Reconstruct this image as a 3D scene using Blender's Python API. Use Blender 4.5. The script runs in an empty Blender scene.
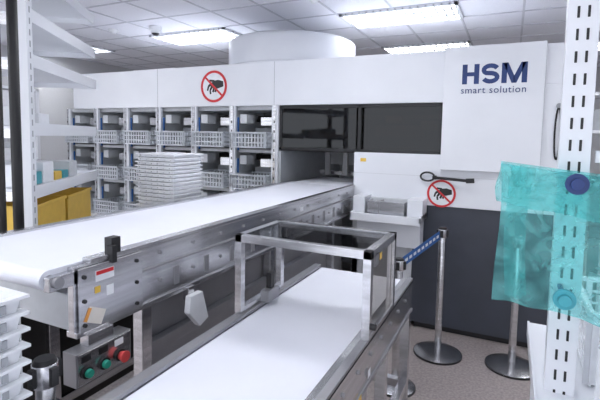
import bpy, bmesh, math, random
from mathutils import Matrix, Vector
random.seed(4)
S=bpy.context.scene
S.view_settings.view_transform='Standard'

# ------------------------------------------------------------ materials
def mat(name,col,rough=0.5,metal=0.0,col2=None,scale=20.0,bump=0.0,trans=0.0,emit=None,alpha=1.0,stretch=None,spec=None):
    m=bpy.data.materials.new(name); m.use_nodes=True
    nt=m.node_tree; p=nt.nodes['Principled BSDF']
    p.inputs['Base Color'].default_value=(*col,1)
    p.inputs['Roughness'].default_value=rough
    p.inputs['Metallic'].default_value=metal
    if spec is not None: p.inputs['Specular IOR Level'].default_value=spec
    tc=nt.nodes.new('ShaderNodeTexCoord'); mp=nt.nodes.new('ShaderNodeMapping')
    if stretch: mp.inputs['Scale'].default_value=stretch
    nt.links.new(tc.outputs['Object'],mp.inputs['Vector'])
    n=nt.nodes.new('ShaderNodeTexNoise'); n.inputs['Scale'].default_value=scale; n.inputs['Detail'].default_value=4
    nt.links.new(mp.outputs[0],n.inputs['Vector'])
    r=nt.nodes.new('ShaderNodeValToRGB')
    c2=col2 if col2 else tuple(c*0.93 for c in col)
    r.color_ramp.elements[0].position=0.35; r.color_ramp.elements[1].position=0.65
    r.color_ramp.elements[0].color=(*c2,1); r.color_ramp.elements[1].color=(*col,1)
    nt.links.new(n.outputs['Fac'],r.inputs['Fac']); nt.links.new(r.outputs[0],p.inputs['Base Color'])
    if bump>0:
        b=nt.nodes.new('ShaderNodeBump'); b.inputs['Strength'].default_value=bump; b.inputs['Distance'].default_value=0.002
        nt.links.new(n.outputs['Fac'],b.inputs['Height']); nt.links.new(b.outputs[0],p.inputs['Normal'])
    if trans: p.inputs['Transmission Weight'].default_value=trans
    if emit:
        p.inputs['Emission Color'].default_value=(*emit[0],1); p.inputs['Emission Strength'].default_value=emit[1]
    p.inputs['Alpha'].default_value=alpha
    return m
def tint(name,col,mixg=0.15,rough=0.05):
    m=bpy.data.materials.new(name); m.use_nodes=True; nt=m.node_tree; nt.nodes.clear()
    o=nt.nodes.new('ShaderNodeOutputMaterial'); t=nt.nodes.new('ShaderNodeBsdfTransparent'); t.inputs[0].default_value=(*col,1)
    g=nt.nodes.new('ShaderNodeBsdfGlossy'); g.inputs['Roughness'].default_value=rough; g.inputs[0].default_value=(.9,.95,1,1)
    mx=nt.nodes.new('ShaderNodeMixShader'); mx.inputs[0].default_value=mixg
    nt.links.new(t.outputs[0],mx.inputs[1]); nt.links.new(g.outputs[0],mx.inputs[2]); nt.links.new(mx.outputs[0],o.inputs[0])
    return m
M={}
M['white']=mat('white_enamel',(.80,.82,.87),.32,col2=(.77,.79,.84),scale=3)
M['belt']=mat('belt_white',(.85,.87,.95),.38,col2=(.82,.84,.92),scale=4)
M['steel']=mat('brushed_steel',(.70,.70,.72),.25,1.0,col2=(.54,.54,.56),scale=6,stretch=(1,0.15,9))
M['steel_d']=mat('dull_steel',(.36,.36,.38),.45,.7,scale=8)
M['dark']=mat('dark_panel',(.046,.052,.072),.42,col2=(.040,.046,.062),scale=5)
M['black']=mat('black_plastic',(.012,.012,.014),.45)
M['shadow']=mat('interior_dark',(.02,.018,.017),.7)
M['grey']=mat('grey_plastic',(.38,.40,.43),.5)
M['lgrey']=mat('light_grey',(.62,.64,.67),.5)
M['plastic']=mat('white_plastic',(.82,.84,.88),.4)
M['basket']=mat('translucent_plastic',(.80,.84,.90),.3,trans=.35)
M['cream']=mat('cream_plastic',(.78,.74,.68),.5)
M['red']=mat('red_paint',(.62,.02,.03),.45)
M['navy']=mat('navy_ink',(.008,.035,.17),.4)
M['blue']=mat('blue_webbing',(.03,.12,.36),.6)
M['green']=mat('green_button',(.02,.30,.22),.35)
M['redb']=mat('red_button',(.70,.08,.08),.35)
M['yellow']=mat('yellow_plastic',(.80,.52,.08),.45)
M['card']=mat('cardboard',(.36,.22,.12),.8,col2=(.30,.18,.10),scale=15)
M['teal']=mat('teal_plastic',(.05,.35,.42),.4)
M['orange']=mat('orange_sticker',(.80,.35,.08),.5)
M['wall']=mat('wall_paint',(.62,.63,.66),.7,bump=.1,scale=60)
M['tile']=mat('ceiling_tile',(.85,.86,.93),.85,col2=(.81,.82,.89),scale=90,bump=.2)
M['tbar']=mat('ceiling_grid',(.60,.61,.68),.5)
M['floor']=mat('vinyl_floor',(.47,.415,.405),.35,col2=(.32,.28,.275),scale=60)
M['lamp']=mat('lamp_diffuser',(.9,.9,.9),.5,emit=((.97,.98,1.0),16.0))
M['glass']=tint('tinted_glass',(.24,.17,.11),.035,.03)
M['acryl']=tint('smoked_acrylic',(.58,.58,.58),.14)
M['acryl_b']=tint('clear_acrylic',(.70,.68,.66),.10)

# ------------------------------------------------------------ builder
class B:
    def __init__(s,name,parent=None,bevel=.002,loc=(0,0,0),rz=0.0):
        s.name=name; s.bm=bmesh.new(); s.mats=[]; s.parent=parent; s.bevel=bevel; s.loc=loc; s.rz=rz; s.smooth=[]
    def mi(s,m):
        m=M[m]
        if m not in s.mats: s.mats.append(m)
        return s.mats.index(m)
    def box(s,x0,x1,y0,y1,z0,z1,m,mx=None):
        i=s.mi(m)
        x0,x1=min(x0,x1),max(x0,x1); y0,y1=min(y0,y1),max(y0,y1); z0,z1=min(z0,z1),max(z0,z1)
        P=[Vector(p) for p in((x0,y0,z0),(x1,y0,z0),(x1,y1,z0),(x0,y1,z0),(x0,y0,z1),(x1,y0,z1),(x1,y1,z1),(x0,y1,z1))]
        if mx: P=[mx@p for p in P]
        v=[s.bm.verts.new(p) for p in P]
        for f in((0,3,2,1),(4,5,6,7),(0,1,5,4),(1,2,6,5),(2,3,7,6),(3,0,4,7)):
            s.bm.faces.new([v[k] for k in f]).material_index=i
    def bar(s,p0,p1,w,h,m):
        p0=Vector(p0);p1=Vector(p1); d=p1-p0; L=d.length
        q=d.to_track_quat('X','Z').to_matrix().to_4x4(); mx=Matrix.Translation(p0)@q
        s.box(0,L,-w/2,w/2,-h/2,h/2,m,mx)
    def cyl(s,p0,p1,r,m,r2=None,seg=20):
        p0=Vector(p0);p1=Vector(p1);i=s.mi(m); r2=r if r2 is None else r2
        q=(p1-p0).to_track_quat('Z','Y').to_matrix()
        a=[];b=[]
        for k in range(seg):
            t=2*math.pi*k/seg; c=Vector((math.cos(t),math.sin(t),0))
            a.append(s.bm.verts.new(p0+q@(c*r))); b.append(s.bm.verts.new(p1+q@(c*r2)))
        for k in range(seg):
            f=s.bm.faces.new((a[k],a[(k+1)%seg],b[(k+1)%seg],b[k])); f.material_index=i; f.smooth=True
        s.bm.faces.new(a[::-1]).material_index=i; s.bm.faces.new(b).material_index=i
    def extr(s,pts,d,m,smooth=False):
        i=s.mi(m); d=Vector(d)
        a=[s.bm.verts.new(p) for p in pts]; b=[s.bm.verts.new(Vector(p)+d) for p in pts]; n=len(a)
        for k in range(n):
            f=s.bm.faces.new((a[k],a[(k+1)%n],b[(k+1)%n],b[k])); f.material_index=i; f.smooth=smooth
        s.bm.faces.new(a[::-1]).material_index=i; s.bm.faces.new(b).material_index=i
    def tube(s,pts,r,m,seg=8):
        for p,q in zip(pts[:-1],pts[1:]): s.cyl(p,q,r,m,seg=seg)
    def tub(s,x0,x1,y0,y1,z0,z1,m,taper=.02,t=.005,lip=.014):
        i=s.mi(m)
        def loop(e,z): return [s.bm.verts.new(p) for p in((x0+e,y0+e,z),(x1-e,y0+e,z),(x1-e,y1-e,z),(x0+e,y1-e,z))]
        prof=[(taper,z0),(0,z1-.004),(-lip,z1-.004),(-lip,z1+.004),(t,z1+.004),(taper+t,z0+t)]
        Ls=[loop(*p) for p in prof]
        for A,C in zip(Ls[:-1],Ls[1:]):
            for k in range(4): s.bm.faces.new((A[k],A[(k+1)%4],C[(k+1)%4],C[k])).material_index=i
        s.bm.faces.new(Ls[0][::-1]).material_index=i; s.bm.faces.new(Ls[-1]).material_index=i
    def ring(s,c,R,r,m,n=40,axis='y',t=.004):
        i=s.mi(m); c=Vector(c); L=[]
        for k in range(n):
            a=2*math.pi*k/n; u,v=math.cos(a),math.sin(a)
            row=[]
            for rr,o in((R,0),(R,-t),(R-r,-t),(R-r,0)):
                row.append(s.bm.verts.new(c+Vector((u*rr,o,v*rr)) if axis=='y' else c+Vector((u*rr,v*rr,-o))))
            L.append(row)
        for k in range(n):
            A,Bq=L[k],L[(k+1)%n]
            for j in range(4):
                s.bm.faces.new((A[j],A[(j+1)%4],Bq[(j+1)%4],Bq[j])).material_index=i
    def done(s):
        bmesh.ops.recalc_face_normals(s.bm,faces=s.bm.faces)
        me=bpy.data.meshes.new(s.name); s.bm.to_mesh(me); s.bm.free()
        for m in s.mats: me.materials.append(m)
        o=bpy.data.objects.new(s.name,me); S.collection.objects.link(o)
        o.location=s.loc; o.rotation_euler=(0,0,s.rz)
        if s.parent: o.parent=s.parent
        if s.bevel:
            b=o.modifiers.new('bevel','BEVEL'); b.width=s.bevel; b.segments=2; b.limit_method='ANGLE'; b.angle_limit=math.radians(40)
        return o
def empty(name,loc=(0,0,0)):
    e=bpy.data.objects.new(name,None); S.collection.objects.link(e); e.location=loc; e.empty_display_size=.1; return e

def crate(b,x0,x1,y0,y1,z0,z1,m,n=8,t=.006,rows=3,lip=.012,sw=.0045):
    b.box(x0+t,x1-t,y0+t,y1-t,z0,z0+t,m)
    def wall(ax,c,lo,hi):
        H=z1-z0
        for k in range(rows+1):
            z=z0+H*k/rows; h=.6*t if 0<k<rows else 1.4*t
            za,zb=max(z0,z-h),min(z1,z+h)
            if ax=='x': b.box(lo,hi,c-t/2,c+t/2,za,zb,m)
            else: b.box(c-t/2,c+t/2,lo,hi,za,zb,m)
        for k in range(n+1):
            p=lo+(hi-lo)*k/n; w=sw if 0<k<n else sw+.006
            if ax=='x': b.box(p-w,p+w,c-t/2.5,c+t/2.5,z0,z1,m)
            else: b.box(c-t/2.5,c+t/2.5,p-w,p+w,z0,z1,m)
    wall('x',y0,x0,x1); wall('x',y1,x0,x1); wall('y',x0,y0,y1); wall('y',x1,y0,y1)
    L=lip
    b.box(x0-L,x1+L,y0-L,y0+.002,z1-.008,z1+.004,m); b.box(x0-L,x1+L,y1-.002,y1+L,z1-.008,z1+.004,m)
    b.box(x0-L,x0+.002,y0,y1,z1-.008,z1+.004,m); b.box(x1-.002,x1+L,y0,y1,z1-.008,z1+.004,m)

# ------------------------------------------------------------ room shell
CZ=2.92
XL,XR,YB,YF=-7.0,3.2,9.3,-2.4
b=B('floor',bevel=0); b.box(XL,XR,YF,YB,-.1,0,'floor'); b.done()
b=B('ceiling',bevel=0); b.box(XL,XR,YF,YB,CZ,CZ+.1,'tile')
x=-1.75-.6*8
while x<XR: b.box(x-.011,x+.011,YF,YB,CZ-.006,CZ,'tbar'); x+=.6
y=4.5-.6*11
while y<YB: b.box(XL,XR,y-.011,y+.011,CZ-.007,CZ,'tbar'); y+=.6
b.done()
b=B('wall_left',bevel=0); b.box(XL-.1,XL,YF,YB,0,CZ,'wall'); b.done()
b=B('wall_back',bevel=0); b.box(XL,XR,YB,YB+.1,0,CZ,'wall'); b.done()
b=B('wall_right',bevel=0); b.box(XR,XR+.1,YF,YB,0,CZ,'wall'); b.done()
b=B('baseboard_back'); b.box(XL,XR,YB-.015,YB,0,.1,'grey'); b.done()
b=B('baseboard_right'); b.box(XR-.015,XR,YF,YB,0,.1,'grey'); b.done()

def lamp(x0,y0):
    b=B('ceiling_light',bevel=0)
    x1,y1=x0+1.2,y0+.6
    b.box(x0+.03,x1-.03,y0+.03,y1-.03,CZ-.010,CZ-.004,'lamp')
    for a in((x0,x1,y0,y0+.035),(x0,x1,y1-.035,y1),(x0,x0+.035,y0,y1),(x1-.035,x1,y0,y1)): b.box(*a,CZ-.03,CZ-.001,'white')
    for k in range(1,3): b.box(x0,x1,y0+.6*k/3-.018,y0+.6*k/3+.018,CZ-.028,CZ-.008,'grey')
    for k in range(1,16): b.box(x0+1.2*k/16-.008,x0+1.2*k/16+.008,y0,y1,CZ-.026,CZ-.01,'grey')
    b.done()
for (lx,ly) in [(-1.72,4.5),(-4.4,4.5),(-1.75,6.3),(-4.15,6.9),(-6.9,4.5),(.65,4.5),(.65,6.9),
                (-4.15,2.1),(-1.75,2.1),(.65,2.1),(-1.75,-.3),(-4.15,-.3),(.65,-.3),(-6.55,2.1)]:
    lamp(lx,ly)

# ------------------------------------------------------------ dispensing machine
MA=empty('automated_dispensing_machine')
YM=3.7
b=B('body_panels',MA,bevel=.004)
b.box(-4.85,-.5,YM,YM+.06,1.9,2.31,'white')
b.box(-4.85,.36,YM+.06,5.4,2.02,2.31,'white')
b.box(-.502,.20,YM-.05,YM,1.36,2.32,'white')
b.box(-.5,.36,YM,5.4,1.06,2.02,'white'); b.box(-.5,.36,YM,YM+.06,2.02,2.31,'white')
b.box(-1.24,-.5,YM,YM+.25,1.06,1.48,'white')
b.box(-1.24,-.71,YM+.25,5.4,0,1.06,'lgrey')
b.box(-1.24,-1.18,YM,5.4,0,1.06,'lgrey')
b.box(-1.24,-.71,YM,YM+.25,0,.72,'lgrey')
b.box(-1.18,-.71,YM+.02,YM+.25,1.03,1.06,'white')
b.done()
b=B('base_cabinet',MA,bevel=.004)
b.box(-.71,.36,YM+.02,5.4,.05,1.06,'dark'); b.box(-.68,.33,YM+.05,5.3,0,.05,'black')
b.done()
b=B('panel_seams',MA,bevel=0)
for x in(-3.5,-2.05,): b.box(x-.002,x+.002,YM-.0015,YM,1.9,2.31,'grey')
b.box(.2,.204,YM-.001,YM,1.1,2.31,'grey'); b.box(-1.24,.36,YM-.001,YM,1.3,1.303,'lgrey')
b.box(-1.18,-1.13,YM-.002,YM,1.40,1.43,'yellow')
b.done()
b=B('outfeed_hopper',MA,bevel=.003)
hx0,hx1=-1.17,-.60
b.box(hx0,hx1,3.44,3.70,.95,.965,'white')
b.box(hx0,hx0+.10,3.50,3.70,.965,1.12,'white'); b.box(hx1-.12,hx1,3.50,3.70,.965,1.12,'white')
b.box(hx0,hx1,3.42,3.44,.93,.995,'white'); b.box(hx0,hx0+.015,3.42,3.7,.95,1.0,'white'); b.box(hx1-.015,hx1,3.42,3.7,.95,1.0,'white')
b.box(hx0+.10,hx1-.12,3.66,3.70,.965,1.10,'lgrey')
b.box(hx0+.12,hx0+.127,3.50,3.66,.965,1.09,'steel'); b.box(hx1-.147,hx1-.14,3.50,3.66,.965,1.09,'steel'); b.box(hx0+.12,hx1-.14,3.50,3.507,.965,1.09,'steel')
b.box(hx0+.215,hx0+.222,3.495,3.66,.965,1.09,'steel_d')
b.box(hx0+.02,hx1-.02,3.55,3.70,.72,.95,'white')
b.done()
b=B('window_frame',MA,bevel=.002)
b.box(-2.0,-.5,YM+.02,YM+.05,1.87,1.9,'black'); b.box(-2.0,-.5,YM+.02,YM+.05,1.48,1.505,'black')
for x in(-2.0,-1.22,-.525): b.box(x,x+.025,YM+.02,YM+.05,1.48,1.9,'black')
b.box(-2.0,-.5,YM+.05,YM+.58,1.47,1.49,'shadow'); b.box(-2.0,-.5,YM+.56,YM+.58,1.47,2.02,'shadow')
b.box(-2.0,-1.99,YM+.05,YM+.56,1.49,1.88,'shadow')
b.done()
b=B('window_glass',MA,bevel=0); b.box(-1.98,-.51,YM+.03,YM+.036,1.50,1.88,'glass'); b.done()
b=B('gripper_rail',MA)
b.box(-1.95,-.55,YM+.20,YM+.24,1.78,1.81,'card')
b.box(-1.1,-.7,YM+.15,YM+.4,1.62,1.72,'card'); b.box(-.70,-.58,YM+.12,YM+.3,1.68,1.76,'yellow'); b.box(-1.0,-.86,YM+.12,YM+.3,1.74,1.80,'yellow'); b.box(-1.75,-1.4,YM+.15,YM+.4,1.6,1.66,'card')
b.done()
b=B('entry_bay',MA,bevel=.002)
b.box(-2.0,-1.97,YM,5.4,0,1.47,'grey')
b.box(-2.0,-1.24,5.3,5.33,0,2.0,'grey')
b.box(-1.85,-1.3,4.7,4.72,1.30,1.44,'lgrey'); b.box(-1.9,-1.3,4.5,4.54,1.2,1.24,'steel')
for x in(-1.8,-1.6,-1.4): b.box(x,x+.05,4.4,4.45,1.2,1.46,'steel_d')
b.box(-1.85,-1.26,3.705,4.4,1.14,1.178,'belt')
b.done()
b=B('module_bank_frame',MA,bevel=.002)
px=[-2.04-.485*k for k in range(7)]
b.box(-4.98,-2.0,4.30,4.33,0,2.02,'grey')
b.box(-4.98,-2.0,YM+.06,4.30,1.86,1.9,'lgrey')
for x in px:
    b.box(x-.035,x+.035,YM,YM+.03,0,1.9,'white'); b.box(x-.014,x+.014,YM-.012,YM,0,1.9,'steel')
    b.box(x-.01,x+.01,YM+.03,4.30,0,1.86,'lgrey')
    for k in range(18): b.box(x-.006,x+.006,YM-.0135,YM-.011,.2+.09*k,.225+.09*k,'black')
rows=[1.49,1.08,.67,.26]
for x in px[1:]:
    xa,xb=x+.04,x+.445
    for r in rows:
        b.box(xa,xb,YM+.10,4.28,r-.03,r-.012,'steel_d')
        b.box(xa,xb,YM+.06,YM+.08,r-.05,r-.02,'lgrey')
        b.box(xa+.05,xb-.05,4.0,4.25,r+.0,r+.2,'grey')
        b.box(xa,xb,4.1,4.15,r+.27,r+.33,'shadow')
        b.box(xa+.02,xa+.10,YM+.05,YM+.2,r+.24,r+.33,'lgrey'); b.box(xb-.16,xb-.03,YM+.08,YM+.2,r+.22,r+.30,'steel')
        b.box(xa,xa+.014,YM+.03,YM+.045,r-.03,r+.30,'blue')
b.done()
b=B('basket_set',MA,bevel=0)
for x in px[1:]:
    for r in rows[:3]:
        crate(b,x+.06,x+.425,YM-.08,YM+.28,r,r+.15,'basket',n=10,rows=3,t=.010,lip=.018,sw=.007)
b.done()
b=B('handheld_scanner',MA,bevel=.001)
pts=[Vector((-.60+.055*math.cos(a),YM-.03,1.30+.035*math.sin(a))) for a in [2*math.pi*k/20 for k in range(21)]]
b.tube(pts,.008,'black'); b.bar((-.55,YM-.03,1.295),(-.27,YM-.075,1.285),.022,.022,'black')
b.bar((-.30,YM-.075,1.285),(-.24,YM-.075,1.29),.03,.035,'black'); b.box(-.56,-.53,YM-.04,YM,1.28,1.31,'black')
b.done()
b=B('cable_loop',MA,bevel=0)
pts=[Vector((.30+.018*math.cos(a),YM-.012,1.66+.19*math.sin(a))) for a in [2*math.pi*k/24 for k in range(25)]]
b.tube(pts,.006,'black'); b.cyl((.30,YM-.02,1.86),(.30,YM,1.86),.018,'grey'); b.done()

def text(s,x,y,z,w,m,off,name,parent,rot=(math.pi/2,0,0),depth=.002,sp=1.0):
    c=bpy.data.curves.new(name,'FONT'); c.body=s; c.size=1; c.offset=off; c.extrude=.02; c.space_character=sp; c.resolution_u=3
    o=bpy.data.objects.new(name,c); S.collection.objects.link(o); bpy.context.view_layer.update()
    dg=bpy.context.evaluated_depsgraph_get(); me=bpy.data.meshes.new_from_object(o.evaluated_get(dg))
    bpy.data.objects.remove(o)
    xs=[v.co.x for v in me.vertices]; k=w/(max(xs)-min(xs)); mn=min(xs)
    for v in me.vertices: v.co=Vector(((v.co.x-mn)*k,v.co.y*k,v.co.z*depth/.02))
    me.materials.clear(); me.materials.append(M[m])
    o=bpy.data.objects.new(name,me); S.collection.objects.link(o); o.location=(x,y,z); o.rotation_euler=rot; o.parent=parent
    return o
lb=B('logo_lettering',MA,bevel=0)
ly=YM-.050; H=.150; Z0=2.03; T=.036
def poly(pts): lb.extr([(p[0],ly,Z0+p[1]) for p in pts],(0,-.002,0),'navy')
def rect(xa,xb,za,zb): poly([(xa,za),(xb,za),(xb,zb),(xa,zb)])
x=-.365
rect(x,x+T,0,H); rect(x+.085,x+.085+T,0,H); rect(x+T,x+.085,H/2-.015,H/2+.015)
sx=-.165; R1=.041
path=[]
for k in range(13): a=math.radians(20+k*(250/12)); path.append((sx+R1*1.15*math.cos(a),H-.016-R1*.62+ -.006+R1*.75*math.sin(a)))
low=[]
for k in range(13): a=math.radians(90-k*(250/12)); low.append((sx+R1*1.15*math.cos(a),.016+R1*.75+R1*.75*math.sin(a)))
path=path[:11]+low
i_=lb.mi('navy'); hw=.0165
V=[]
for k,(px_,pz_) in enumerate(path):
    a=path[max(0,k-1)]; c=path[min(len(path)-1,k+1)]
    dx,dz=c[0]-a[0],c[1]-a[1]; l=math.hypot(dx,dz) or 1; nx,nz=-dz/l,dx/l
    V.append([lb.bm.verts.new((px_+nx*hw,ly-.002,Z0+pz_+nz*hw)),lb.bm.verts.new((px_-nx*hw,ly-.002,Z0+pz_-nz*hw))])
for p,q in zip(V[:-1],V[1:]): lb.bm.faces.new((p[0],p[1],q[1],q[0])).material_index=i_
x=-.088
rect(x,x+T,0,H); rect(x+.135,x+.135+T,0,H)
mxx=x+(.135+T)/2
poly([(x+T*.2,H),(x+T*1.15,H),(mxx+.004,.045),(mxx+.004,0),(mxx-.016,0)]); poly([(x+.135+T*.8,H),(mxx+.016,0),(mxx-.004,0),(mxx-.004,.045),(x+.135-T*.15,H)])
lb.done()
text('smart solution',-.37,YM-.052,1.96,.45,'navy',.0,'logo_tagline',MA,sp=1.08)

def sign(x,z,R):
    b=B('no_touching_sign',None,bevel=0); y=YM-.001
    b.cyl((x,y,z),(x,y-.002,z),R*.97,'plastic',seg=40)
    k=R; yy=y-.0035
    def P(l): return [Vector((x+a*k,yy,z+c*k)) for a,c in l]
    # sleeve/wrist from the right, palm, index finger pointing down-left, curled fingers and thumb
    b.extr(P([(.72,.30),(.35,.40),(.0,.36),(-.22,.20),(-.24,.0),(.0,-.12),(.3,-.14),(.74,-.02)]),(0,.0015,0),'black')
    for (a0,c0,a1,c1,w) in((-.14,.22,-.40,.02,.15),(-.40,.03,-.48,-.26,.12),(-.10,.02,-.28,-.22,.14),(-.28,-.22,-.24,-.48,.12),(.04,-.05,-.06,-.36,.14),(.18,-.08,.12,-.36,.13),(.05,.34,-.34,.38,.13)):
        b.bar((x+a0*k,yy+.0007,z+c0*k),(x+a1*k,yy+.0007,z+c1*k),.0015,w*k,'black')
    b.ring((x,y,z),R,R*.15,'red',t=.005)
    b.bar((x-.68*R,y-.005,z+.62*R),(x+.68*R,y-.005,z-.62*R),.0015,R*.13,'red')
    b.done()
sign(-2.75,2.10,.160); sign(-.49,1.165,.112)

b=B('ventilation_duct',bevel=.01)
b.cyl((-2.32,4.6,2.315),(-2.32,4.6,2.64),.72,'white',seg=72); b.cyl((-2.32,4.6,2.64),(-2.32,4.6,2.665),.72,'white',r2=.67,seg=72)
b.cyl((-2.32,4.6,2.315),(-2.32,4.6,2.36),.75,'white',seg=72)
b.done()
b=B('equipment_housing',bevel=.01)
b.box(-4.7,-3.3,4.3,5.3,2.315,2.40,'white'); b.box(-4.6,-3.9,4.4,5.2,2.40,2.45,'white'); b.done()

# ------------------------------------------------------------ conveyors
def stadium(b,x0,x1,y0,y1,zt,r,m,n=14):
    pts=[]
    for k in range(n+1):
        a=math.pi/2+math.pi*k/n; pts.append((x0,y0+r+r*math.cos(a),zt-r+r*math.sin(a)))
    for k in range(n+1):
        a=-math.pi/2+math.pi*k/n; pts.append((x0,y1-r+r*math.cos(a),zt-r+r*math.sin(a)))
    b.extr(pts,(x1-x0,0,0),m)
C1=empty('conveyor_belt')
YE=3.69
b=B('belt',C1,bevel=0); stadium(b,-1.83,-1.26,.83,YE,1.18,.032,'belt'); b.done()
b=B('frame',C1,bevel=.003)
for xa,xb in((-1.255,-1.225),(-1.865,-1.835)):
    b.box(xa,xb,.92,YE,.96,1.175,'steel')
    b.box(xa-.006,xb+.006,.98,YE,1.175,1.192,'steel')
    b.box(xa-.008,xb+.008,.98,3.66,1.085,1.095,'steel_d')
    b.box(xa-.010,xb+.010,.92,3.66,.945,.965,'steel')
    b.cyl((xa-.012,.864,1.147),(xb+.012,.864,1.147),.018,'steel_d'); b.box(xa,xb,.84,.94,1.12,1.165,'steel')
b.box(-1.835,-1.255,.93,1.3,.96,1.08,'lgrey')
b.box(-1.222,-1.214,.93,1.20,.955,1.17,'steel')
for y in [1.3+.2*k for k in range(12)]:
    for z in(1.14,1.03): b.cyl((-1.226,y,z),(-1.218,y,z),.008,'steel_d',seg=10)
    b.box(-1.226,-1.221,y+.08,y+.11,.985,1.06,'steel_d')
for y in(.95,1.17):
    for z in(1.14,1.06,.98): b.cyl((-1.214,y,z),(-1.208,y,z),.007,'black',seg=10)
for y in(1.25,2.25,3.25):
    for x in(-1.27,-1.82):
        b.box(x-.025,x+.025,y-.025,y+.025,.03,.96,'steel'); b.cyl((x,y,0),(x,y,.03),.035,'black')
    b.box(-1.82,-1.27,y-.02,y+.02,.35,.39,'steel'); b.box(-1.82,-1.27,y-.02,y+.02,.9,.94,'steel')
b.box(-1.29,-1.25,1.25,3.25,.35,.39,'steel'); b.box(-1.84,-1.80,1.25,3.25,.35,.39,'steel')
b.box(-1.305,-1.298,1.27,3.6,.42,.95,'steel_d')
b.box(-1.295,-1.255,1.28,3.25,.72,.77,'steel_d')
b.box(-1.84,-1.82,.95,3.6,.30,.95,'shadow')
b.done()
b=B('bracket',C1,bevel=.004)
b.extr([(-1.2,1.42,.93),(-1.2,1.50,.93),(-1.2,1.54,.80),(-1.2,1.48,.78),(-1.2,1.41,.86)],(.03,0,0),'plastic')
b.box(-1.23,-1.2,1.44,1.48,.9,.96,'steel')
b.done()
b=B('control_box',C1,bevel=.004)
b.box(-1.25,-1.19,.895,1.115,.80,.91,'steel_d'); b.box(-1.19,-1.187,.90,1.11,.805,.905,'steel')
for k,(y,c) in enumerate(((.93,'green'),(.995,'green'),(1.06,'redb'))):
    b.cyl((-1.187,y,.84),(-1.178,y,.84),.020,'black'); b.cyl((-1.178,y,.84),(-1.165 if c=='green' else -1.155,y,.84),.014,c,r2=.013 if c=='green' else .020)
    b.box(-1.187,-1.185,y-.018,y+.018,.875,.897,'black' if k<2 else 'plastic')
b.box(-1.24,-1.2,.95,1.05,.905,.95,'steel')
b.done()
b=B('labels',C1,bevel=0)
def flat(b,x,yc,zc,w,h,ang,m):
    mx=Matrix.Translation((x,yc,zc))@Matrix.Rotation(ang,4,'X'); b.box(0,.0012,-w/2,w/2,-h/2,h/2,m,mx)
flat(b,-1.2139,1.03,1.13,.075,.036,0,'plastic'); flat(b,-1.2132,1.03,1.14,.07,.013,0,'red')
flat(b,-1.2139,1.00,1.085,.022,.022,0,'yellow'); flat(b,-1.2139,1.05,1.07,.03,.035,0,'plastic')
flat(b,-1.2139,.99,1.0,.07,.05,-.45,'cream'); flat(b,-1.2132,.96,1.012,.012,.045,-.45,'orange')
flat(b,-1.2239,2.6,1.13,.05,.03,0,'plastic')
b.done()
b=B('photo_sensor',C1,bevel=.002)
b.box(-1.25,-1.215,1.06,1.10,1.19,1.245,'black'); b.box(-1.235,-1.205,1.055,1.075,1.16,1.22,'black'); b.box(-1.25,-1.225,1.095,1.105,1.2,1.24,'redb'); b.done()

C2=empty('conveyor_belt.001')
b=B('belt',C2,bevel=0); stadium(b,-.955,-.495,-.25,2.35,.85,.035,'belt'); b.done()
b=B('frame',C2,bevel=.003)
b.box(-.492,-.435,-.2,2.32,.845,.858,'steel')
for xa,xb in((-.46,-.435),(-.995,-.96)):
    b.box(xa,xb,-.2,2.32,.70,.858,'steel'); b.box(xa-.002,xb+.002,-.2,2.32,.856,.868,'steel_d')
    b.box(xa-.006,xb+.006,-.2,2.32,.69,.705,'steel_d')
b.box(-.435,-.43,.9,1.5,.55,.70,'steel')
for y in(.1,1.78,2.25):
    for x in(-.45,-.98):
        b.box(x-.022,x+.022,y-.022,y+.022,.03,.70,'steel'); b.cyl((x,y,0),(x,y,.03),.035,'black')
    b.box(-.97,-.46,y-.02,y+.02,.30,.34,'steel')
for x in(-.45,-.98): b.box(x-.02,x+.02,.1,2.25,.30,.34,'steel')
for y in [.95+.15*k for k in range(9)]: b.cyl((-.436,y,.80),(-.429,y,.80),.008,'steel_d',seg=10)
flat(b,-.4295,1.40,.66,.07,.09,.15,'yellow'); flat(b,-.4285,1.40,.66,.05,.012,.15,'black'); flat(b,-.4295,1.52,.74,.03,.03,0,'plastic')
b.done()
b=B('scanner_tunnel',bevel=.002)
X0,X1,Y0,Y1,Z0,Z1,w=-1.00,-.425,1.49,1.87,.870,1.20,.030
for x in(X0,X1-w):
    for y in(Y0,Y1-w): b.box(x,x+w,y,y+w,Z0,Z1,'steel')
    b.box(x,x+w,Y0,Y1,Z1-w,Z1,'steel')
    b.box(x,x+w,Y0+w,Y1-w,Z0,Z0+.02,'steel')
for y in(Y0,Y1-w): b.box(X0,X1,y,y+w,Z1-w,Z1,'steel')
b.box(X0+w,X1-w,Y0+w,Y1-w,Z1-.012,Z1-.006,'acryl')
b.box(X1-.015,X1-.010,Y0+w,Y1-w,Z0+.02,Z1-w,'acryl_b')
b.box(X0+w,X0+w+.04,Y0+.16,Y0+.26,Z0+.0,Z0+.05,'steel_d'); b.box(X0+.035,X0+.06,Y0+.2,Y0+.23,Z0+.05,Z0+.12,'black')
b.cyl((X1-.0,Y0+.02,Z0+.05),(X1+.02,Y0+.02,Z0+.05),.012,'black')
b.box(X1-.012,X1,Y0+.06,Y0+.10,Z1-.07,Z1-.02,'steel_d')
flat(b,X1-.009,Y0+.16,Z1-.05,.03,.03,0,'yellow')
b.done()

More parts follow.
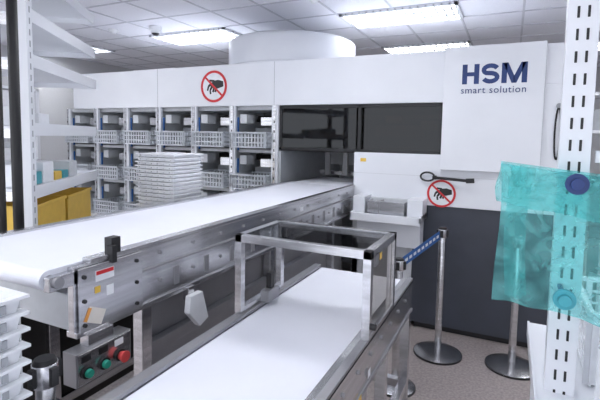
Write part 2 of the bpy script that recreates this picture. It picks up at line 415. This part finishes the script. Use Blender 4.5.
# ------------------------------------------------------------ stanchions
def stanchion(x,y,h,rb=.175,name='stanchion_post'):
    b=B(name,bevel=.001)
    b.cyl((x,y,0),(x,y,.015),rb,'black',seg=40); b.cyl((x,y,.015),(x,y,.045),rb-.003,'steel',r2=.04,seg=40)
    b.cyl((x,y,.04),(x,y,h-.07),.025,'steel'); b.cyl((x,y,h-.075),(x,y,h-.012),.033,'steel'); b.cyl((x,y,h-.012),(x,y,h),.031,'black',r2=.026)
    for a in range(4):
        c,s_=math.cos(a*math.pi/2),math.sin(a*math.pi/2)
        b.box(x+c*.033-.01,x+c*.033+.01,y+s_*.033-.01,y+s_*.033+.01,h-.068,h-.018,'black')
    return b
A=(-.60,2.74,.85);Bp=(-.42,3.33,.96);Cp=(.08,3.37,.94)
stanchion(*A,rb=.13).done()
stanchion(*Bp).done(); stanchion(*Cp).done()
stanchion(-1.115,.745,.99,rb=.13).done()
b=B('barrier_belt',bevel=0)
p0=Vector((A[0],A[1]+.0,A[2]-.043));p1=Vector((Bp[0],Bp[1],Bp[2]-.043)); d=(p1-p0); dn=d.normalized()
p0+=dn*.045;p1-=dn*.045
b.bar(p0,p1,.002,.065,'blue')
for k in range(9):
    q=p0+(p1-p0)*((k+.5)/9.5); b.bar(q,q+dn*.035,.004,.02,'plastic')
b.done()

# ------------------------------------------------------------ tray stack on trolley
b=B('tray_stack',bevel=.0015)
z=.42; k=0
while z<1.475:
    ox,oy=random.uniform(-.004,.004),random.uniform(-.004,.004)
    g=.0008*k
    x0,x1,y0,y1=-2.27+ox-g*.6,-1.95+ox,2.2+oy,2.5+oy
    b.box(x0+.012,x1-.012,y0+.012,y1-.012,z,z+.016,'plastic'); b.box(x0,x1,y0,y1,z+.014,z+.0225,'plastic')
    for q in range(6): b.box(x0+.03+q*.052,x0+.036+q*.052,y0+.004,y0+.012,z+.002,z+.016,'plastic')
    z+=.0265; k+=1
b.done()
b=B('trolley',bevel=.003)
b.box(-2.35,-1.91,2.16,2.54,.38,.418,'steel')
for x in(-2.32,-1.94):
    for y in(2.19,2.51): b.box(x-.015,x+.015,y-.015,y+.015,.08,.38,'steel'); b.cyl((x-.012,y,.04),(x+.012,y,.04),.04,'black')
b.box(-2.32,-1.94,2.19,2.51,.14,.16,'steel'); b.done()

b=B('tub_stack',bevel=.001)
for k in range(21):
    z0=.20+.042*k
    b.tub(-1.42,-1.065,.36,.655,z0,z0+.16,'plastic',taper=.03)
    for q in range(8): b.box(-1.40+.045*q,-1.386+.045*q,.653,.658,z0+.128,z0+.15,'lgrey')
    for q in range(6): b.box(-1.068,-1.062,.38+.045*q,.394+.045*q,z0+.128,z0+.15,'grey')
b.done()
b=B('dolly',bevel=.003); b.box(-1.44,-1.05,.34,.67,.16,.198,'grey')
for x in(-1.40,-1.09):
    for y in(.38,.56): b.cyl((x-.015,y,.035),(x+.015,y,.035),.035,'black'); b.box(x-.01,x+.01,y-.01,y+.01,.06,.16,'steel')
b.done()

# ------------------------------------------------------------ left rack
RL=(-2.17,1.40,0); RZ=math.radians(124.6)
b=B('storage_rack',bevel=.003,loc=RL,rz=RZ)
L=1.07
for (x,y) in((0,0),(0,.42),(L-.05,.42)):
    b.box(x-.03,x+.03,y-.02,y+.02,0,2.7,'white')
    for k in range(44): b.box(x-.006,x+.006,y-.0212,y-.0195,.15+.055*k,.18+.055*k,'grey')
for z in(2.42,2.18,1.96,1.62,1.30,.98,.5,.1):
    b.box(.03,L,-.01,.44,z,z+.012,'white')
    b.box(.03,L,-.02,-.008,z-.035,z+.03,'white'); b.box(L-.012,L,-.02,.44,z-.035,z+.03,'white')
    b.box(.03,.06,0,.42,z-.05,z,'steel')
b.done()
def rk(name): return B(name,bevel=.004,loc=RL,rz=RZ)
def obin(b,x0,x1,y0,y1,z0,z1,m,t=.006):
    b.box(x0,x1,y0,y1,z0,z0+t,m); b.box(x0,x1,y0,y0+t,z0,z1,m); b.box(x0,x1,y1-t,y1,z0,z1,m); b.box(x0,x0+t,y0,y1,z0,z1,m); b.box(x1-t,x1,y0,y1,z0,z1,m)
    b.box(x0-.008,x1+.008,y0-.008,y0+.002,z1-.02,z1,m); b.box(x1,x1+.008,y0,y1,z1-.02,z1,m)
b=rk('yellow_bin'); obin(b,.08,.50,.01,.40,.994,1.22,'yellow'); b.done()
b=rk('yellow_bin'); obin(b,.54,1.0,.01,.40,.994,1.21,'yellow'); b.done()
b=rk('supply_box_group')
x=.08
for c,w,h in(('plastic',.14,.12),('teal',.08,.07),('plastic',.16,.12),('yellow',.12,.05),('teal',.1,.05),('lgrey',.16,.10)):
    b.box(x,x+w-.01,.06,.34,1.314,1.314+h,c); x+=w+.01
x=.1
for c,w,h in(('lgrey',.18,.10),('plastic',.16,.08)):
    b.box(x,x+w-.01,.10,.36,1.634,1.634+h,c); x+=w+.1
b.done()
b=B('cable_conduit',bevel=0)
b.cyl((-2.035,1.255,0),(-2.035,1.255,CZ),.022,'black'); b.cyl((-1.99,1.155,0),(-1.99,1.155,CZ),.018,'shadow'); b.done()
b=B('storage_shelf',bevel=.003)
for x in(-5.7,-4.95): 
    for y in(2.4,3.3): b.box(x-.02,x+.02,y-.02,y+.02,0,2.1,'white')
for z in(.3,.8,1.3,1.75,2.1):
    b.box(-5.72,-4.93,2.38,3.32,z-.03,z,'white')
    if z<2: 
        for k in range(5): b.box(-5.6+.14*k,-5.49+.14*k,2.45,3.2,z,z+random.uniform(.1,.3),random.choice(['plastic','lgrey','grey','plastic']))
b.done()

# ------------------------------------------------------------ right rack
b=B('storage_rack.001',bevel=.002)
px0,py=.110,1.28
for (xa,ya) in((px0,py),(px0,.10),(.62,py),(.62,.10)):
    b.box(xa,xa+.068,ya,ya+.035,0,2.6,'white')
    for k in range(46):
        zz=.12+.054*k
        for o in(.020,.042): b.box(xa+o,xa+o+.006,ya-.0015,ya+.001,zz,zz+.028,'black')
for z in(2.25,1.92):
    b.box(.20,.68,.10,1.30,z-.03,z,'white')
b.box(.090,.70,-.1,1.75,.92,.95,'white'); b.box(.09,.70,-.1,1.75,.42,.44,'white'); b.box(.085,.092,-.1,1.75,.905,.955,'white')
for y in(-.05,1.70): 
    for x in(.12,.66): b.box(x-.015,x+.015,y-.015,y+.015,0,.92,'white')
b.box(.19,.62,1.29,1.305,2.3,2.34,'white'); b.box(.19,.62,1.29,1.305,1.55,1.58,'white')
b.done()
b=B('storage_crate',bevel=0); crate(b,.205,.50,.95,1.10,.955,1.16,'plastic',n=8,rows=5,sw=.009); b.done()
b=B('storage_crate.001',bevel=0); crate(b,.22,.52,1.36,1.70,.955,1.15,'plastic',n=8,rows=5,sw=.009); b.done()

# plastic bag
m=bpy.data.materials.new('turquoise_film'); m.use_nodes=True; nt=m.node_tree; nt.nodes.clear()
o_=nt.nodes.new('ShaderNodeOutputMaterial'); t=nt.nodes.new('ShaderNodeBsdfTransparent'); t.inputs[0].default_value=(.56,.92,.91,1)
d_=nt.nodes.new('ShaderNodeBsdfPrincipled'); d_.inputs['Base Color'].default_value=(.20,.68,.68,1); d_.inputs['Roughness'].default_value=.15
mx=nt.nodes.new('ShaderNodeMixShader')
n_=nt.nodes.new('ShaderNodeTexNoise'); n_.inputs['Scale'].default_value=13; n_.inputs['Detail'].default_value=5; n_.inputs['Distortion'].default_value=1.6
tc=nt.nodes.new('ShaderNodeTexCoord'); nt.links.new(tc.outputs['Object'],n_.inputs['Vector'])
mr=nt.nodes.new('ShaderNodeMapRange'); mr.inputs[1].default_value=.3; mr.inputs[2].default_value=.7; mr.inputs[3].default_value=.18; mr.inputs[4].default_value=.46
nt.links.new(n_.outputs['Fac'],mr.inputs[0]); nt.links.new(mr.outputs[0],mx.inputs[0])
bp=nt.nodes.new('ShaderNodeBump'); bp.inputs['Strength'].default_value=1.0; bp.inputs['Distance'].default_value=.03
nt.links.new(n_.outputs['Fac'],bp.inputs['Height']); nt.links.new(bp.outputs[0],d_.inputs['Normal'])
nt.links.new(t.outputs[0],mx.inputs[1]); nt.links.new(d_.outputs[0],mx.inputs[2]); nt.links.new(mx.outputs[0],o_.inputs[0])
M['film']=m
BG=empty('plastic_bag')
b=B('film',BG,bevel=0); i=b.mi('film')
def sheet(x0,x1,zt0,zt1,zb0,zb1,yo,ph,nx=44,nz=50):
    G=[]
    for j in range(nz+1):
        v=j/nz; row=[]
        for k in range(nx+1):
            u=k/nx; x=x0+(x1-x0)*u+.005*math.sin(5*v+ph)
            zt=zt0+(zt1-zt0)*u; zb=zb0+(zb1-zb0)*u+.003*math.sin(13*u+ph); z=zt+(zb-zt)*v
            y=yo+.007*math.sin(9*u+4*v+ph)+.005*math.sin(17*v-5*u+ph)+.004*math.sin(23*(u+v)+ph)+.003*abs(math.sin(15*u-9*v+2*math.sin(6*v)))
            row.append(b.bm.verts.new((x,y,z)))
        G.append(row)
    for j in range(nz):
        for k in range(nx):
            f=b.bm.faces.new((G[j][k],G[j][k+1],G[j+1][k+1],G[j+1][k])); f.material_index=i; f.smooth=True
sheet(-.02,.26,1.55,1.52,1.20,1.17,1.205,0); sheet(-.025,.26,1.545,1.515,1.45,1.41,1.185,1.3,nz=14); sheet(-.0,.05,1.54,1.53,1.20,1.2,1.235,2.2,nx=8)
b.done()
b=B('suction_clips',BG,bevel=.001)
for x,z,c in((.14,1.505,'navy'),(.130,1.235,'teal')):
    b.cyl((x,1.172,z),(x,1.162,z),.024,c,seg=28); b.cyl((x,1.162,z),(x,1.150,z),.014,c); b.cyl((x,1.172,z),(x,1.275,z),.006,'navy')
b.done()

b=B('filing_cabinet',bevel=.004)
b.box(.75,1.9,4.6,5.2,0,1.2,'lgrey'); b.box(.74,1.91,4.58,5.22,1.2,1.23,'white'); b.box(1.32,1.325,4.595,4.6,.05,1.15,'grey')
b.box(1.27,1.29,4.57,4.6,.7,.9,'steel'); b.box(1.36,1.38,4.57,4.6,.7,.9,'steel'); b.done()
b=B('cardboard_box',bevel=.004); b.box(.8,1.2,4.65,5.0,1.231,1.5,'card'); b.box(.8,1.2,4.82,4.84,1.5,1.502,'cream'); b.done()
b=B('wall_shelf',bevel=.003)
for z in(1.7,2.1): 
    b.box(.5,2.0,5.6,5.95,z,z+.03,'white')
for x in(.5,1.97): b.box(x,x+.03,5.6,5.95,0,2.3,'white')
b.box(.6,.9,5.65,5.9,1.73,1.95,'grey'); b.box(.95,1.3,5.65,5.9,1.73,1.9,'cream'); b.done()

def det(name,x,y,r):
    b=B(name,bevel=.002); b.cyl((x,y,CZ-.002),(x,y,CZ-.03),r,'plastic',seg=24); b.cyl((x,y,CZ-.03),(x,y,CZ-.055),r*.7,'plastic',r2=r*.4,seg=24); b.done()
det('smoke_detector',-4.6,4.1,.06); det('smoke_detector',-1.75,3.9,.05)
b=B('security_camera',bevel=.002); b.cyl((-4.0,4.2,CZ-.002),(-4.0,4.2,CZ-.05),.08,'plastic',seg=28)
b.cyl((-4.0,4.2,CZ-.05),(-4.0,4.2,CZ-.08),.06,'plastic',r2=.05,seg=28); b.cyl((-4.0,4.2,CZ-.08),(-4.0,4.2,CZ-.105),.05,'black',r2=.025,seg=28)
b.done()

# ------------------------------------------------------------ world, camera
w=bpy.data.worlds.new('world'); S.world=w; w.use_nodes=True
w.node_tree.nodes['Background'].inputs[0].default_value=(.90,.93,1,1); w.node_tree.nodes['Background'].inputs[1].default_value=2.1
F_PX=440; YAW=math.radians(25.5); PITCH=math.radians(4.5); ROLL=math.radians(1.0)
cd=bpy.data.cameras.new('camera'); cam=bpy.data.objects.new('camera',cd); S.collection.objects.link(cam)
cd.sensor_width=36; cd.lens=36*F_PX/600; cd.shift_y=-28/600; cd.clip_start=.02
fh=Vector((-math.sin(YAW),math.cos(YAW),0)); rt=Vector((math.cos(YAW),math.sin(YAW),0)); up=Vector((0,0,1))
fw=fh*math.cos(PITCH)-up*math.sin(PITCH); u2=fh*math.sin(PITCH)+up*math.cos(PITCH)
r2=rt*math.cos(ROLL)+u2*math.sin(ROLL); u3=u2*math.cos(ROLL)-rt*math.sin(ROLL)
R=Matrix((r2,u3,-fw)).transposed()
cam.matrix_world=Matrix.Translation((0,0,1.6))@R.to_4x4()
S.camera=cam
